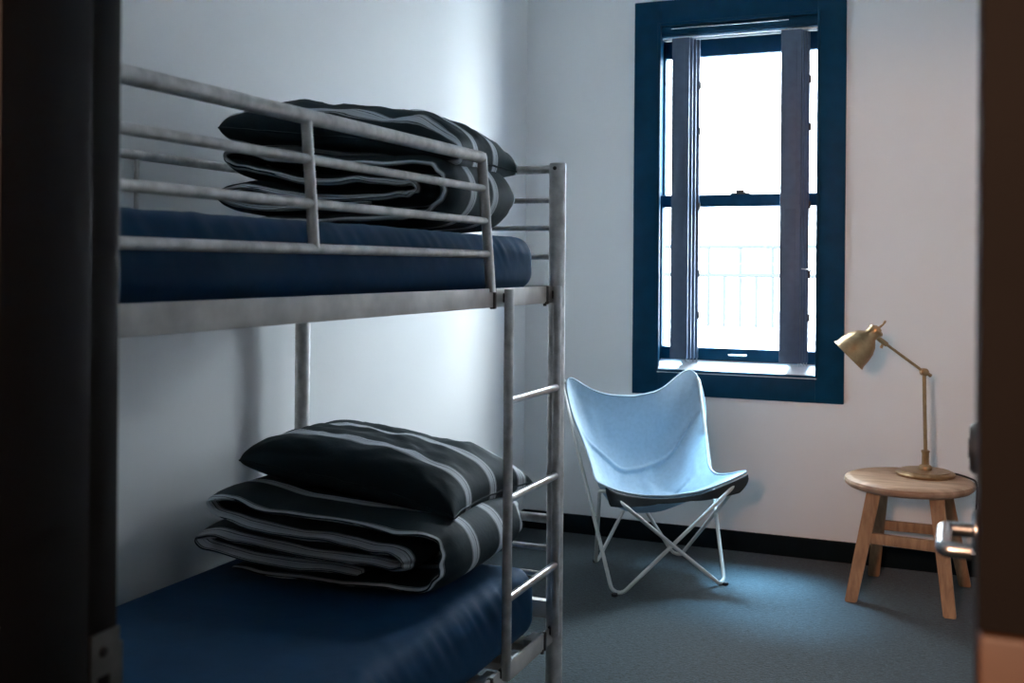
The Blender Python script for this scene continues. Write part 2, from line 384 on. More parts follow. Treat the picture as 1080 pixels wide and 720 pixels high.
# folded shutter stacks: four leaves each
def shutters(label, x0, x1, xe, hinge_side):
    s = tag(empty('folding_shutter', ((x0+x1)/2, 0.0, 0.89)), label, 'shutter', 'folding shutters at the window')
    wd = x1-x0; n = 4
    for k in range(n):
        y = -0.030 + 0.021*k; dx = (xe-x1)*k/(n-1)
        bm = bmesh.new(); a0 = x0+dx; a1 = a0+wd
        st = 0.022
        add_box(bm, a0, a1, y, y+0.016, 0.892, 2.424, bev=0.0025)
        add_box(bm, a0+st, a1-st, y-0.0012, y+0.002, 0.95, 1.60, bev=0.001); add_box(bm, a0+st, a1-st, y-0.0012, y+0.002, 1.66, 2.37, bev=0.001)
        lf = rel(link('shutter_leaf', bm, M['shutter'], s, True, 35), s)
        rel(tube('pivot_pin', M['bright'], lf, [(a1-0.006, y+0.008, 0.875), (a1-0.006, y+0.008, 0.93)], 0.003, 8), s)
    for z in (1.10, 1.30, 1.62, 1.98, 2.2):
        xh = xe+0.006
        rel(tube('hinge', M['gunmetal'], s, [(xh, 0.02, z-0.018), (xh, 0.02, z+0.018)], 0.005, 8), s)
    return s
sl = shutters('slate folded shutter stack at the left side of the window', 0.762, 0.846, 0.882, 0)
sr = shutters('slate folded shutter stack at the right side of the window, with small hook', 1.275, 1.368, 1.396, 1)
hk = fillet([(1.378, -0.034, 1.326), (1.378, -0.050, 1.326), (1.418, -0.050, 1.322), (1.418, -0.044, 1.312)], 0.004, closed=False)
rel(tube('hook', M['bright'], sr, hk, 0.003, 8), sr)

# ------------------------------------------------------------------ outside
struct(box('ground_outside', M['street'], None, -14, 16, 0.165, 16, -3.4, -3.3))
bd = tag(empty('building', (0, 8.0, -3.3)), 'white rendered building across the way beyond the window', 'building')
bm = bmesh.new(); add_box(bm, -9, 11, 8.0, 11.0, -3.3, 5.4)
rel(link('facade_wall', bm, M['facade'], bd), bd)
bm = bmesh.new(); add_box(bm, -9.1, 11.1, 7.85, 8.0, 5.1, 5.45, bev=0.02)
rel(link('cornice', bm, M['facade_trim'], bd, True, 35), bd)
bm = bmesh.new(); add_box(bm, -9, 11, 7.95, 8.0, 2.05, 2.13, bev=0.01)
rel(link('string_course', bm, M['facade_trim'], bd, True, 35), bd)
bc = tag(empty('balcony', (0, 5.5, 0.45)), 'pale balcony slab with grey balusters seen through the window', 'balcony')
bm = bmesh.new(); add_box(bm, -4, 4.5, 5.4, 7.999, 0.5, 0.74, bev=0.01)
rel(link('slab', bm, M['facade'], bc, True, 35), bc)
for z in (1.254, 1.534):
    rel(tube('handrail' if z > 1.5 else 'rail', M['rail'], bc, [(-4, 5.5, z), (4.5, 5.5, z)], 0.023, 8), bc)
k = 0; x = -1.832
while x < 2.4:
    top = 1.534 if k % 2 == 0 else 1.254
    rel(tube('baluster', M['rail'], bc, [(x, 5.5, 0.72), (x, 5.5, top)], 0.018, 8), bc)
    x += 0.1565; k += 1

# ------------------------------------------------------------------ bunk bed
BX0, BX1, BY1, BY0 = 0.08, 0.957, -2.114, -4.13
bed = tag(empty('bunk_bed', (0.5, -3.08, 0)), 'grey tubular steel bunk bed with ladder along the left wall', 'bunk bed')
def T(name, m, pts, r, par=bed, n=16): return rel(tube(name, m, par, pts, r, n), bed)
def B(name, m, *a, bev=0.002, par=bed): return rb(name, m, *a, bev=bev, par=par, root=bed)
for x in (BX0, BX1):
    for y in (BY1, BY0):
        p = T('bed_post', M['steel'], [(x, y, 0.012), (x, y, 1.626), (x, y, 1.630)], [0.0245, 0.0245, 0.0225], n=24)
        T('foot_cap', M['rubber'], [(x, y, 0.0), (x, y, 0.022)], 0.027, par=p, n=20)
        T('joint_sleeve', M['steel'], [(x, y, 0.715), (x, y, 0.728)], 0.0258, par=p, n=24)
        for z in (1.614, 0.725):
            rel(lathe('bolt', M['gunmetal'], p, [(0, 0.004), (0.005, 0.003), (0.006, 0)], (x, y-0.0243 if y == BY1 else y+0.0243, z), (0, -1 if y == BY1 else 1, 0), 12), bed)
# end bars, foot and head
for y in (BY1, BY0):
    T('end_rail', M['steel'], [(BX0, y, 1.613), (BX1, y, 1.613)], 0.0125)
    for z in (1.522, 1.441, 1.356): T('end_rail', M['steel'], [(BX0, y, z), (BX1, y, z)], 0.008)
    T('end_rail', M['steel'], [(BX0, y, 0.589), (BX1, y, 0.589)], 0.0135)
    for z in (0.503, 0.424): T('end_rail', M['steel'], [(BX0, y, z), (BX1, y, z)], 0.008)
    for z in (1.224, 0.300): B('end_beam', M['beam'], BX0+0.02, BX1-0.02, y-0.014, y+0.014, z, z+0.05)
# side beams: angle steel, vertical web with an inward ledge, split at the ladder bracket
def side_beam(x, inward, z):
    bm = bmesh.new()
    xi = x + inward*0.004
    add_box(bm, min(x-0.004, x+0.004), max(x-0.004, x+0.004), BY0+0.02, BY1-0.02, z, z+0.048, bev=0.0015)
    a, b = sorted((xi, x+inward*0.045)); add_box(bm, a, b, BY0+0.02, BY1-0.02, z+0.004, z+0.008, bev=0.001)
    return rel(link('side_beam', bm, M['beam'], bed, True, 35), bed)
for z in (1.224, 0.237):
    f = side_beam(BX1, -1, z); side_beam(BX0, 1, z)
    B('beam_bracket', M['gunmetal'], BX1-0.006, BX1+0.008, -2.583, -2.570, z-0.004, z+0.049, par=f)
    B('beam_bracket', M['gunmetal'], BX1-0.006, BX1+0.008, -2.208, -2.194, z-0.003, z+0.049, par=f)
    T('bolt', M['gunmetal'], [(BX1+0.002, -2.215, z-0.008), (BX1+0.002, -2.215, z+0.004)], 0.005, par=f, n=10)
# slats with clip ends
for z in (0.245, 1.232):
    for k in range(12):
        y = -3.99 + k*0.16
        sl_ = B('slat', M['beam'], BX0+0.012, BX1-0.010, y-0.032, y+0.032, z, z+0.022, bev=0.003)
        B('slat_clip', M['bright'], BX1-0.036, BX1-0.008, y-0.036, y+0.036, z+0.018, z+0.036, bev=0.003, par=sl_)
# guard rail on the open side, leaning inwards at the top
def gx(z): return BX1 - 0.025*(z-1.29)/0.31
GE = -2.594
for z in (1.358, 1.441, 1.523):
    T('guard_bar', M['steel'], [(gx(z), BY0, z), (gx(z), GE, z)], 0.0095)
T('guard_bar', M['steel'], [(gx(1.602), BY0, 1.602), (gx(1.602), GE-0.004, 1.602)], 0.0145, n=18)
T('guard_upright', M['steel'], [(gx(1.262), GE, 1.262), (gx(1.60), GE, 1.60), (gx(1.612), GE, 1.612)], [0.0125, 0.0125, 0.011])
B_y = -3.379
T('guard_upright', M['steel'], [(gx(1.358), B_y, 1.358), (gx(1.60), B_y, 1.60)], 0.0105)
T('guard_upright', M['steel'], [(gx(1.262), -3.98, 1.262), (gx(1.60), -3.98, 1.60)], 0.0125)
# wall side guard rail
T('wall_guard_bar', M['steel'], [(BX0, BY0, 1.608), (BX0, BY1, 1.608)], 0.0125)
T('wall_guard_bar', M['steel'], [(BX0, BY0, 1.526), (BX0, BY1, 1.526)], 0.008)
for y in (-2.877, -3.63): T('wall_guard_upright', M['steel'], [(BX0, y, 1.262), (BX0, y, 1.606)], 0.0065)
# ladder
ld = empty('ladder', (0, 0, 0), bed)
LX = BX1 + 0.018
for y, z1 in ((-2.513, 1.269), (-2.156, 1.272)):
    T('ladder_stile', M['steel'], [(LX, y, 0.263), (LX, y, 0.265), (LX, y, z1-0.002), (LX, y, z1)], [0.0115, 0.0125, 0.0125, 0.0115], par=ld)
    for z in (1.247, 0.278): B('ladder_hook', M['gunmetal'], BX1-0.002, LX, y-0.008, y+0.008, z-0.012, z+0.012, par=ld)
for z in (0.981, 0.727, 0.470):
    T('ladder_rung', M['bright'], [(LX, -2.509, z), (LX, -2.160, z)], 0.0105, par=ld)

# ------------------------------------------------------------------ mattresses with fitted sheets
def mattress(label, cx, cy, z0, z1, wx, ly, seed, crease):
    hx, hy, hz = wx/2, ly/2, (z1-z0)/2; r = 0.045
    bm = bmesh.new(); nx, ny, nz = 56, 200, 18
    def face(fn, a, b):
        g = [[bm.verts.new(fn(i/a*2-1, j/b*2-1)) for j in range(b+1)] for i in range(a+1)]
        for i in range(a):
            for j in range(b): bm.faces.new((g[i][j], g[i+1][j], g[i+1][j+1], g[i][j+1]))
    face(lambda u, v: (u*hx, v*hy, hz), nx, ny); face(lambda u, v: (-u*hx, v*hy, -hz), nx, ny)
    face(lambda u, v: (hx, v*hy, -u*hz), nz, ny); face(lambda u, v: (-hx, v*hy, u*hz), nz, ny)
    face(lambda u, v: (u*hx, hy, -v*hz), nx, nz); face(lambda u, v: (u*hx, -hy, v*hz), nx, nz)
    bmesh.ops.remove_doubles(bm, verts=bm.verts[:], dist=1e-5)
    for v in bm.verts:
        p = v.co.copy(); rr = Vector((r*1.2, r*1.7, r*1.25))
        q = Vector((max(-hx+rr.x, min(hx-rr.x, p.x)), max(-hy+rr.y, min(hy-rr.y, p.y)), max(-hz+rr.z, min(hz-rr.z, p.z))))
        d = p-q
        if d.length > 1e-6:
            e = Vector((d.x/rr.x, d.y/rr.y, d.z/rr.z)); e.normalize(); d = Vector((e.x*rr.x, e.y*rr.y, e.z*rr.z)); p = q+d
        nrm = d.normalized() if d.length > 1e-6 else Vector((0, 0, 1))
        # soft sag and pulled creases at the long front edge
        sx = Vector((p.x*2, p.y*1.4, p.z*2+seed))
        dsp = 0.004*noise.noise(sx*1.2)
        edge = max(0.0, 1-abs(p.x-hx)/0.17)
        if edge > 0 and p.z > -hz*0.9:
            ph = (p.y*1.0 + (p.x-hx)*1.3 + p.z*0.9)
            up_f = min(1.0, max(0.12, (p.z/hz+0.2)/0.9))
            c1 = noise.noise(Vector((ph*17, (p.y-p.x)*2.4+seed, 3.1)))
            c2 = noise.noise(Vector((ph*34, (p.y-p.x)*3.0+seed, 7.7)))
            dsp += crease*edge*up_f*(abs(c1)*-1.0 + 0.55*c2)
        endw = max(0.0, 1-abs(p.y-hy)/0.12)
        if endw > 0: dsp += crease*0.5*endw*noise.noise(Vector((p.x*18+p.z*9, p.z*5, seed)))
        if p.z > -hz*0.9: p += nrm*dsp
        v.co = p
    o = link('mattress', bm, M['sheet'], None, True)
    o.location = (cx, cy, (z0+z1)/2)
    tag(o, label, 'mattress', 'sheeted mattresses of the bunk bed')
    return o
mattress('navy sheeted mattress on the upper bunk, behind the guard rail', 0.492, -3.115, 1.255, 1.416, 0.83, 1.975, 2.0, 0.005)
mattress('navy sheeted mattress on the lower bunk', 0.490, -3.125, 0.268, 0.465, 0.872, 1.945, 9.0, 0.008)

# ------------------------------------------------------------------ pillows and folded duvets
def pillow(label, ctr, rot, L, W, Th, m, seed, droop, group, rump=1.0):
    bm = bmesh.new(); uvl = bm.loops.layers.uv.new('UVMap'); n1, n2 = 84, 60; top = []; bot = []; uvd = {}
    def pos(u, v, s):
        pu = 1-0.07*(1-v*v)**1.0; pv = 1-0.09*(1-u*u)
        ear = 1-0.045*(abs(u)*abs(v))**5 if u < 0 else 1+0.012*(abs(u)*abs(v))**6; x = u*L/2*pu*ear; y = v*W/2*pv*ear
        e = max(0.0, (1-abs(u)**4.2))*max(0.0, (1-abs(v)**2.8))
        h = Th*(e**0.37)
        edge = 1-max(abs(u), abs(v))
        wr = noise.noise(Vector((x*7+seed, y*7, s*3)))*0.010 + noise.noise(Vector((x*11, y*26+seed, s*5)))*0.007*rump
        wr += -abs(noise.noise(Vector((x*9+y*14, y*5-x*4, seed))))*0.010*rump
        # gathers fanning in from the corners
        cr = (abs(u)*abs(v))**2
        wr += 0.010*cr*math.sin(14*(math.atan2(abs(v)+1e-6, abs(u)+1e-6)))*(1 if edge > 0 else 0)
        z = s*h*(0.62 if s > 0 else 0.38) + wr*min(1.0, edge*5)*s
        z -= droop*max(0.0, (u-0.15))**2 + 0.25*droop*max(0.0, (-u-0.5))**2
        z += 0.004*noise.noise(Vector((x*20, y*20, seed)))*(1 if edge < 0.02 else 0)
        return Vector((x, y, z))
    for s, G in ((1, top), (-1, bot)):
        for i in range(n1+1):
            row = []
            for j in range(n2+1):
                # denser sampling at the seams
                u = math.sin((i/n1-0.5)*PI); v = math.sin((j/n2-0.5)*PI)
                if s < 0 and (i in (0, n1) or j in (0, n2)): row.append(top[i][j]); continue
                b = bm.verts.new(pos(u, v, s)); uvd[b] = (u*L/2, v*W/2); row.append(b)
            G.append(row)
    for s, G in ((1, top), (-1, bot)):
        for i in range(n1):
            for j in range(n2):
                q = (G[i][j], G[i+1][j], G[i+1][j+1], G[i][j+1])
                f = bm.faces.new(q if s > 0 else q[::-1])
                for l in f.loops: l[uvl].uv = uvd[l.vert]
    o = link('pillow', bm, m, None, True)
    o.location = ctr; o.rotation_euler = rot
    tag(o, label, 'pillow', group)
    # piped seam round the edge
    seam = []
    for i in range(n1): seam.append(math_pos(pos, i, 0, n1, n2))
    for j in range(n2): seam.append(math_pos(pos, n1, j, n1, n2))
    for i in range(n1, 0, -1): seam.append(math_pos(pos, i, n2, n1, n2))
    for j in range(n2, 0, -1): seam.append(math_pos(pos, 0, j, n1, n2))
    bm = bmesh.new(); add_tube(bm, seam, 0.003, 6, closed=True)
    link('seam', bm, m, o, True)
    return o
def math_pos(pos, i, j, n1, n2): return pos(math.sin((i/n1-0.5)*PI), math.sin((j/n2-0.5)*PI), 1)

def duvet(label, prof, y0, y1, th, m, seed, loc, rz, group, slip=0.0):
    pts = catmull([(x, 0, z) for x, z in prof], 12); N = len(pts)
    bm = bmesh.new(); uvl = bm.loops.layers.uv.new('UVMap'); K = 56; W = y1-y0; rings = []; uvd = {}
    for i, p in enumerate(pts):
        a = pts[max(0, i-1)]; b = pts[min(N-1, i+1)]; t = (b-a).normalized(); nn = Vector((t.z, 0, -t.x))
        endf = min(1.0, min(i, N-1-i)/5.0); endf = 0.35+0.65*math.sin(endf*PI/2)
        ring = []
        for k in range(K):
            a_ = 2*PI*k/K; c, s_ = math.cos(a_), math.sin(a_)
            y = math.copysign(abs(c)**0.38, c); n = math.copysign(abs(s_)**0.8, s_)
            ed = 1-abs(y)
            tk = th*(0.42+0.58*min(1.0, ed*4.5))
            wav = noise.noise(Vector((i*0.055, seed, 1.0 if y < 0 else 9.0)))*0.028 + noise.noise(Vector((i*0.16, seed+5, 2.0 if y < 0 else 8.0)))*0.014
            sl = slip*min(1.0, max(0.0, (i/(N-1)-0.40)/0.12))
            yy = (y0+y1)/2 + y*W/2 + wav*abs(y)**3 - sl
            off = n*tk*endf/2 + 0.006*noise.noise(Vector((p.x*9+seed, yy*9, p.z*14)))*(1 if ed > 0.05 else 0.5)
            off += 0.014*noise.noise(Vector((i*0.07, yy*3, seed)))*abs(y)**4 + 0.006*noise.noise(Vector((i*0.22, yy*6, seed+3)))*abs(y)**4
            q = p + nn*off; v = bm.verts.new((q.x, yy, q.z)); uvd[v] = (i*0.02, y*W/2 - sl*1.4); ring.append(v)
        rings.append(ring)
    for A, B_ in zip(rings, rings[1:]):
        for k in range(K):
            f = bm.faces.new((A[k], A[(k+1) % K], B_[(k+1) % K], B_[k]))
            for l in f.loops: l[uvl].uv = uvd[l.vert]
    for R_, rv in ((rings[0], True), (rings[-1], False)):
        f = bm.faces.new(list(reversed(R_)) if rv else R_)
        for l in f.loops: l[uvl].uv = uvd[l.vert]
    bmesh.ops.recalc_face_normals(bm, faces=bm.faces[:])
    o = link('folded_duvet', bm, m, None, True)
    o.location = loc; o.rotation_euler = (0, 0, rz)
    tag(o, label, 'duvet', group)
    return o

# profile relative to the middle of the fold at mattress height
prof = [(-0.27, 0.026), (-0.05, 0.024), (0.18, 0.026), (0.31, 0.040), (0.372, 0.085), (0.365, 0.140), (0.31, 0.176), (0.16, 0.182), (-0.10, 0.190), (-0.27, 0.216),
        (-0.345, 0.205), (-0.29, 0.168), (-0.10, 0.140), (0.10, 0.132), (0.25, 0.122), (0.272, 0.104), (0.22, 0.088), (-0.05, 0.092), (-0.26, 0.116), (-0.38, 0.104), (-0.33, 0.074), (-0.12, 0.060), (0.14, 0.064)]
duvet('striped duvet folded on the lower bunk under a pillow', prof, -0.26, 0.26, 0.040, M['duvet_low'], 1.0, (0.474, -2.376, 0.465), 0.0, 'folded striped duvets', 0.022)
duvet('striped duvet folded on the upper bunk under a pillow', [(x*0.90, z*0.96+0.001) for x, z in prof], -0.25, 0.25, 0.046, M['duvet_up'], 6.0, (0.50, -2.41, 1.421), 0.05, 'folded striped duvets', 0.006)
pillow('plump striped pillow resting on the folded duvet of the lower bunk', (0.462, -2.24, 0.722), (0.0, math.radians(5.5), math.radians(-2)), 0.735, 0.51, 0.165, M['pillow_low'], 3.0, 0.03, 'striped pillows')
pillow('rumpled striped pillow resting on the folded duvet of the upper bunk', (0.485, -2.375, 1.670), (0.0, math.radians(6), math.radians(4)), 0.74, 0.50, 0.175, M['pillow_up'], 11.0, 0.03, 'striped pillows', 2.0)

# ------------------------------------------------------------------ butterfly chair
CH = Vector((0.825, -0.535, 0)); ra = Vector((0.743, 0.669, 0)); fb = Vector((0.669, -0.743, 0))
def CL(a, b, z): return ra*a + fb*b + Vector((0, 0, z))
chair = tag(empty('butterfly_chair', CH), 'pale blue canvas butterfly chair with cream rod frame below the window', 'chair')
tops = {'BL': CL(-0.325, -0.305, 0.858), 'BR': CL(0.375, -0.300, 0.862), 'FR': CL(0.285, 0.285, 0.468), 'FL': CL(-0.385, 0.295, 0.462)}
gnd = {'FL': CL(-0.293, 0.239, 0), 'FR': CL(0.216, 0.239, 0), 'BL': CL(-0.164, -0.245, 0), 'BR': CL(0.240, -0.234, 0)}
RR = 0.008
def loop(seq):
    zz = {k: -0.03 for k in seq[1::2]}
    for _ in range(8):
        P = []
        for i, k in enumerate(seq):
            if i % 2 == 0: P.append(tops[k])
            else: P.append(Vector((gnd[k].x, gnd[k].y, zz[k])))
        rr = [0.025 if i % 2 == 0 else 0.038 for i in range(len(seq))]
        out = fillet(P, rr, True, 8)
        for i, k in enumerate(seq):
            if i % 2:
                seg = out[i*9:(i+1)*9]; zz[k] += (RR + 0.003) - min(v.z for v in seg)
    return out
tube('frame_rod', M['frame'], chair, loop(['BL', 'FL', 'FR', 'BR']), RR, 12, closed=True)
tube('frame_rod', M['frame'], chair, loop(['BR', 'FR', 'FL', 'BL']), RR, 12, closed=True)
for k, g in gnd.items():
    bm = bmesh.new(); add_lathe(bm, [(0, 0), (0.012, 0), (0.0135, 0.004), (0.0125, 0.012), (0, 0.0135)], 18, Matrix.Translation((g.x, g.y, 0)))
    link('foot_cap', bm, M['rubber'], chair, True, 40)
# canvas sling: a Coons patch between four edge curves, trimmed to rounded tips
def curve(pts):
    c = catmull(pts, 24)
    L = [0]
    for a, b in zip(c, c[1:]): L.append(L[-1]+(b-a).length)
    def f(t):
        s = max(0.0, min(1.0, t))*L[-1]
        lo_, hi = 0, len(L)-1
        while hi-lo_ > 1:
            mid = (lo_+hi)//2
            if L[mid] <= s: lo_ = mid
            else: hi = mid
        u = (s-L[lo_])/max(1e-9, L[hi]-L[lo_]); return c[lo_].lerp(c[hi], u)
    return f
ext = 1.055
def tipx(k, dz): v = tops[k]*1.0; v.z += dz; return v
tB_L, tB_R, tF_R, tF_L = tipx('BL', 0.052), tipx('BR', 0.066), CL(0.350, 0.350, 0.520), CL(-0.425, 0.365, 0.490)
eb = curve([tB_L, CL(-0.19, -0.272, 0.782), CL(-0.02, -0.258, 0.738), CL(0.17, -0.262, 0.768), tB_R])
ef = curve([tF_L, CL(-0.24, 0.245, 0.415), CL(-0.05, 0.205, 0.382), CL(0.14, 0.225, 0.405), tF_R])
el = curve([tB_L, CL(-0.305, -0.205, 0.695), CL(-0.305, -0.035, 0.555), CL(-0.350, 0.16, 0.475), tF_L])
er = curve([tB_R, CL(0.375, -0.225, 0.70), CL(0.305, -0.09, 0.55), CL(0.235, 0.12, 0.445), tF_R])
def patch(s, t):
    # s: left to right, t: back to front
    p = eb(s)*(1-t) + ef(s)*t + el(t)*(1-s) + er(t)*s
    p -= tB_L*((1-s)*(1-t)) + tB_R*(s*(1-t)) + tF_L*((1-s)*t) + tF_R*(s*t)
    # belly of the sling
    w_ = 16*s*(1-s)*t*(1-t)
    p = p + (fb*-0.062 + Vector((0, 0, -0.072)))*w_
    return p
def crease(x, c, w_): return math.exp(-((x-c)/w_)**2)
def canvas_pt(s, t):
    p = patch(s, t)
    n = Vector((0, 0, 1))*0.5 + fb*0.6
    in_ = min(s, 1-s, t, 1-t)*8; in_ = min(1, max(0, in_))
    d = 0.010*noise.noise(Vector((s*5, t*4, 2))) + 0.006*noise.noise(Vector((s*11, t*9, 6)))
    # folds left by the packing: two across, one down the middle, wrinkles off the corners
    v_ = abs(s-0.56)
    d += 0.017*crease(t, 0.36-0.24*v_*(1 if s > 0.56 else 0.55)+0.015*math.sin(s*19), 0.012)
    d -= 0.015*crease(t, 0.66-0.10*abs(s-0.55)+0.012*math.sin(s*17), 0.012)
    d += 0.005*crease(s, 0.58+0.28*(t-0.36), 0.035)*crease(t, 0.5, 0.17)
    d += 0.006*crease(s, 0.30+0.25*(t-0.36), 0.035)*crease(t, 0.40, 0.10)
    d -= 0.010*crease(s-0.9*t, 0.20, 0.022)*crease(t, 0.60, 0.16)
    d += 0.008*crease(s-0.35*t, 0.42, 0.03)*crease(t, 0.5, 0.2)
    d -= 0.008*crease(s+0.5*t, 0.62, 0.03)*crease(t, 0.55, 0.2)
    return p + n*d*in_
def boundary(th, k=1.0):
    # rounded square in the (s, t) domain
    c, s_ = math.cos(th), math.sin(th); e = 2/5.6
    x = math.copysign(abs(c)**e, c); y = math.copysign(abs(s_)**e, s_)
    return 0.5+0.5*x*k, 0.5+0.5*y*k
NR, NA = 84, 288
bm = bmesh.new(); ctr = bm.verts.new(canvas_pt(0.5, 0.5)); rings = []
for i in range(1, NR+1):
    k = i/NR; ring = []
    for a in range(NA):
        s, t_ = boundary(2*PI*a/NA, k); ring.append(bm.verts.new(canvas_pt(s, t_)))
    rings.append(ring)
for a in range(NA): bm.faces.new((ctr, rings[0][a], rings[0][(a+1) % NA]))
for A, B_ in zip(rings, rings[1:]):
    for a in range(NA): bm.faces.new((A[a], B_[a], B_[(a+1) % NA], A[(a+1) % NA]))
cv = link('canvas_sling', bm, M['canvas'], chair, True)
sm = cv.modifiers.new('thick', 'SOLIDIFY'); sm.thickness = 0.004; sm.offset = 0
hem = [canvas_pt(*boundary(2*PI*a/NA, 0.999)) for a in range(NA)]
bm = bmesh.new(); add_tube(bm, hem, 0.0048, 8, closed=True); link('hem_piping', bm, M['hem'], cv, True)
# canvas pockets hanging along the front edge, their shade painted in as near-black
bm = bmesh.new(); g = []
for i in range(61):
    s = i/60; row = []
    a_s = 0.06+0.88*s; a_t = 0.5+0.494*(1-abs(2*a_s-1)**5.6)**(1/5.6)
    dep = 0.020 + 0.052*max(0, 1-s/0.42)**0.8*min(1, s/0.04) + 0.046*max(0, (s-0.62)/0.38)**0.9*min(1, (1-s)/0.10)
    e = canvas_pt(a_s, a_t)
    for j in range(6):
        q = j/5
        row.append(bm.verts.new(e + Vector((0, 0, -0.003-dep*q)) + fb*(0.022+0.008*q)))
    g.append(row)
for i in range(60):
    for j in range(5): bm.faces.new((g[i][j], g[i][j+1], g[i+1][j+1], g[i+1][j]))
o = link('front_pocket_band', bm, M['pocket_shade'], cv, True); o['label'] = 'canvas band under the front edge, shade painted in black'
sm = o.modifiers.new('thick', 'SOLIDIFY'); sm.thickness = 0.004; sm.offset = 0

# ------------------------------------------------------------------ stool
ST = Vector((1.857, -0.405, 0))
stool = tag(empty('stool', ST), 'round topped wooden stool standing under the brass lamp', 'stool')
bm = bmesh.new()
add_lathe(bm, [(0, 0.438), (0.220, 0.438), (0.238, 0.442), (0.2495, 0.452), (0.252, 0.462), (0.2485, 0.472), (0.238, 0.478), (0.220, 0.480), (0.1, 0.480), (0, 0.480)], 64)
for v in bm.verts:
    a = math.atan2(v.co.y, v.co.x); rr = math.hypot(v.co.x, v.co.y)
    if rr > 0.2: 
        k = 1 + 0.012*noise.noise(Vector((math.cos(a)*2, math.sin(a)*2, 0.3))); v.co.x *= k; v.co.y *= k
link('seat', bm, M['wood_top'], stool, True, 30)
def leg(foot, topp, w0, w1):
    bm = bmesh.new(); f = Vector(foot); t_ = Vector(topp)
    ring = []
    for p, w_ in ((f, w0), (t_, w1)):
        ring.append([bm.verts.new((p.x+sx*w_, p.y+sy*w_, p.z)) for sx, sy in ((-1, -1), (1, -1), (1, 1), (-1, 1))])
    for k in range(4): bm.faces.new((ring[0][k], ring[0][(k+1) % 4], ring[1][(k+1) % 4], ring[1][k]))
    bm.faces.new(ring[0][::-1]); bm.faces.new(ring[1])
    bmesh.ops.bevel(bm, geom=bm.edges[:], offset=0.004, segments=2, affect='EDGES')
    return link('leg', bm, M['wood_leg'], stool, True, 35)
feet = {'FL': (-0.207, -0.170), 'FR': (0.160, -0.225), 'BL': (-0.150, 0.245), 'BR': (0.215, 0.240)}
topq = {'FL': (-0.125, -0.110), 'FR': (0.108, -0.135), 'BL': (-0.110, 0.140), 'BR': (0.130, 0.135)}
for k in feet:
    leg((*feet[k], 0.0), (*topq[k], 0.440), 0.0235, 0.0275)
def on_leg(k, z):
    f = Vector((*feet[k], 0)); t_ = Vector((*topq[k], 0.440)); return f.lerp(t_, z/0.440)
def stretcher(a, b, z, hgt, dep):
    p, q = on_leg(a, z), on_leg(b, z); d = q-p; L = d.length
    bm = bmesh.new(); add_box(bm, 0, L, -dep/2, dep/2, -hgt/2, hgt/2, bev=0.003)
    bmesh.ops.transform(bm, matrix=Matrix.Translation(p) @ Matrix.Rotation(math.atan2(d.y, d.x), 4, 'Z'), verts=bm.verts[:])
    link('stretcher', bm, M['wood_leg'], stool, True, 35)
stretcher('FL', 'FR', 0.252, 0.042, 0.024); stretcher('BL', 'BR', 0.235, 0.040, 0.024)

# ------------------------------------------------------------------ brass desk lamp
LP = Vector((1.917, -0.325, 0.480))
lamp = tag(empty('desk_lamp', LP), 'antique brass desk lamp with jointed arm on the round stool', 'lamp')
lr = Vector((0.922, 0.3875, 0)); up_ = Vector((0, 0, 1))
def Q(r, z): return lr*r + up_*z
lathe('base', M['brass'], lamp, [(0, 0), (0.113, 0), (0.116, 0.004), (0.116, 0.011), (0.112, 0.015), (0.10, 0.017), (0.098, 0.021), (0.05, 0.024), (0.0, 0.025)], n=56)
lathe('collar', M['brass'], lamp, [(0.026, 0.022), (0.028, 0.030), (0.024, 0.040), (0.0155, 0.044), (0.0145, 0.052), (0.0145, 0.092), (0.017, 0.095), (0.017, 0.102), (0.009, 0.105)], n=28)
tube('pole', M['brass'], lamp, [Q(0, 0.09), Q(-0.008, 0.418)], 0.0075, 16)
J = Q(-0.008, 0.425); E_ = Q(-0.195, 0.560)
side = Vector((0.3875, -0.922, 0))
jt = tube('joint', M['brass'], lamp, [J-side*0.014, J-side*0.012, J+side*0.012, J+side*0.014], [0.013, 0.016, 0.016, 0.013], 20)
tube('wing_nut', M['brass'], jt, [J+Q(0.014, -0.006), J+Q(0.028, -0.016)], [0.006, 0.008], 10)
ad = (E_-J).normalized()
tube('arm', M['brass'], lamp, [J, E_], 0.0058, 14)
tube('arm_socket', M['brass'], lamp, [E_-ad*0.042, E_-ad*0.038, E_-ad*0.004, E_+ad*0.012, E_+ad*0.034], [0.0075, 0.0105, 0.0105, 0.0085, 0.0075], 16)
kn = E_-ad*0.020
tube('knob', M['brass'], lamp, [kn+Q(0, -0.006), kn+Q(-0.008, -0.026)], [0.005, 0.007], 10)
ax = Vector((lr*-0.700 + up_*-0.714 + Vector((-0.3875, 0.922, 0))*0.19)).normalized()        # shade axis, cap to mouth
mouth = Q(-0.322, 0.490); Ls = 0.152
apex = mouth - ax*Ls
bm = bmesh.new()
prof_s = [(0.0, 0.0), (0.024, 0.001), (0.028, 0.004), (0.0285, 0.030), (0.034, 0.036), (0.050, 0.052), (0.064, 0.078), (0.0715, 0.110), (0.0745, 0.140), (0.0785, 0.149), (0.080, 0.1515),
          (0.0785, 0.1522), (0.0725, 0.140), (0.0695, 0.110), (0.062, 0.079), (0.048, 0.055), (0.02, 0.040), (0.0, 0.038)]
q_ = Vector((0, 0, 1)).rotation_difference(ax).to_matrix().to_4x4()
add_lathe(bm, prof_s, 48, Matrix.Translation(apex) @ q_)
sh = link('lamp_shade', bm, M['brass'], lamp, True, 50)
bm = bmesh.new(); add_lathe(bm, [(0.0, -0.018), (0.014, -0.017), (0.020, -0.010), (0.031, -0.004), (0.031, 0.006), (0.027, 0.008)], 32, Matrix.Translation(apex) @ q_)
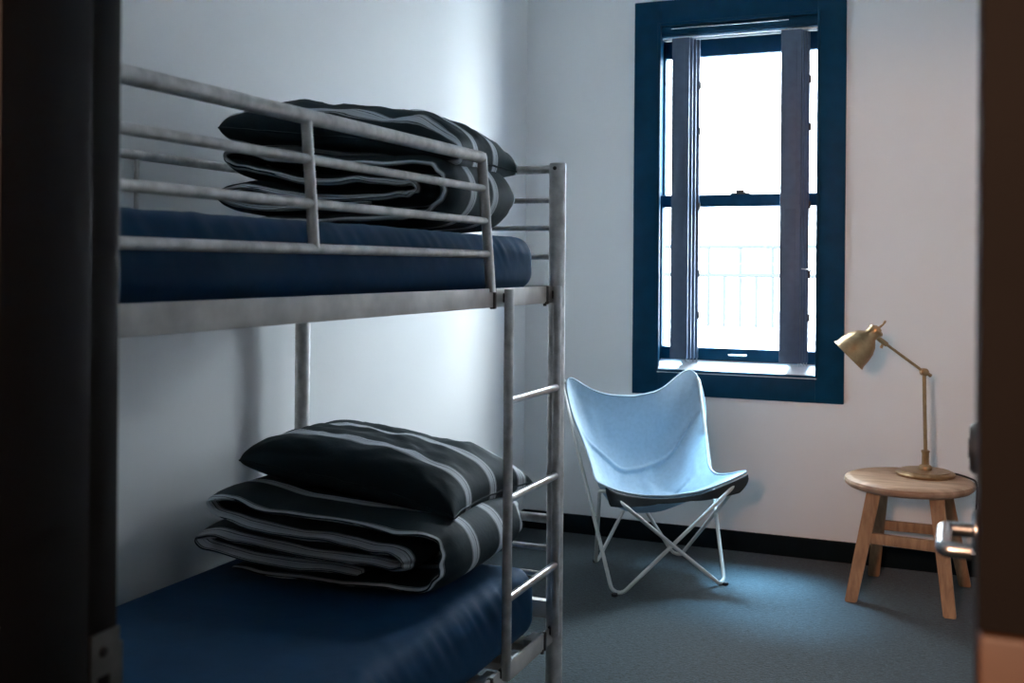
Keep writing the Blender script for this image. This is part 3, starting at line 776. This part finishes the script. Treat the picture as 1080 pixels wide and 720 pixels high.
cap = link('shade_cap', bm, M['brass'], sh, True, 50)
bm = bmesh.new(); add_lathe(bm, [(0.012, 0.040), (0.016, 0.055), (0.027, 0.085), (0.029, 0.102), (0.022, 0.120), (0.0, 0.130)], 28, Matrix.Translation(apex) @ q_)
link('bulb', bm, M['bulb'], sh, True)
c0 = apex - ax*0.014
tube('shade_stem', M['brass'], lamp, [E_+ad*0.030, c0+Q(0.012, -0.026)], [0.0075, 0.009], 14)
tube('finial', M['brass'], sh, [c0, c0+Q(0.018, 0.014), c0+Q(0.026, 0.026), c0+Q(0.030, 0.030)], [0.006, 0.004, 0.0055, 0.002], 10)
# cord over the edge of the stool
cord = catmull([Q(0.10, 0.008), Q(0.135, 0.006)+Vector((0, -0.01, 0)), Vector((0.172, -0.02, 0.004)), Vector((0.192, -0.045, -0.006)), Vector((0.196, -0.055, -0.05)), Vector((0.192, -0.06, -0.16)), Vector((0.20, -0.02, -0.32)), Vector((0.215, 0.03, -0.470)), Vector((0.24, 0.12, -0.4745)), Vector((0.30, 0.26, -0.4745))], 8)
o = tube('power_cord', M['rubber'], lamp, cord, 0.0042, 10); o['label'] = 'black power cord'

# ------------------------------------------------------------------ light
wd = bpy.data.worlds.new('world'); sc.world = wd; wd.use_nodes = True
nt = wd.node_tree; bg = nt.nodes['Background']
bg.inputs['Color'].default_value = (0.85, 0.93, 1.0, 1); bg.inputs['Strength'].default_value = 7.2
pl = bpy.data.lights.new('window_portal', 'AREA'); pl.shape = 'RECTANGLE'; pl.size = 0.80; pl.size_y = 1.70
pl.cycles.is_portal = True
po = bpy.data.objects.new('window_portal', pl); C.objects.link(po); po.location = (1.07, 0.165, 1.665); po.rotation_euler = (-PI/2, 0, 0)
# unseen warm wall lamp in the hall, set low to shine through the doorway
hl = bpy.data.lights.new('hall_lamp', 'AREA'); hl.shape = 'DISK'; hl.size = 0.30; hl.energy = 10; hl.color = (1.0, 0.58, 0.38)
ho = bpy.data.objects.new('hall_lamp', hl); C.objects.link(ho); ho.location = (1.45, -6.2, 1.95); ho.rotation_euler = (PI/2, 0, 0)
# bright high haze around the sun
sl_ = bpy.data.lights.new('sun', 'SUN'); sl_.energy = 9; sl_.angle = math.radians(20); sl_.color = (0.36, 0.70, 1.0)
so = bpy.data.objects.new('sun', sl_); C.objects.link(so); so.location = (0.5, 3, 6)
so.rotation_euler = Vector((0.15, -0.38, -1.0)).to_track_quat('-Z', 'Y').to_euler()

# ------------------------------------------------------------------ camera
cam = bpy.data.cameras.new('camera'); co = bpy.data.objects.new('camera', cam); C.objects.link(co); sc.camera = co
cam.sensor_width = 36; cam.sensor_fit = 'HORIZONTAL'; cam.lens = 1128/1080*36
cam.shift_y = -80/1080
co.matrix_world = Matrix.Translation((2.0487, -5.0502, 1.33)) @ Matrix.Rotation(math.radians(22.8), 4, 'Z') @ Matrix.Rotation(PI/2, 4, 'X') @ Matrix.Rotation(math.radians(0.45), 4, 'Z')
cam.clip_start = 0.02
cam.dof.use_dof = True; cam.dof.focus_distance = 3.6; cam.dof.aperture_fstop = 5.6

vs_ = sc.view_settings
sc.display_settings.display_device = 'sRGB'; vs_.view_transform = 'Standard'; vs_.look = 'None'; vs_.exposure = 2.95; vs_.gamma = 1.0; vs_.use_curve_mapping = False
sc.cycles.use_denoising = True
sc.cycles.max_bounces = 10; sc.cycles.diffuse_bounces = 6
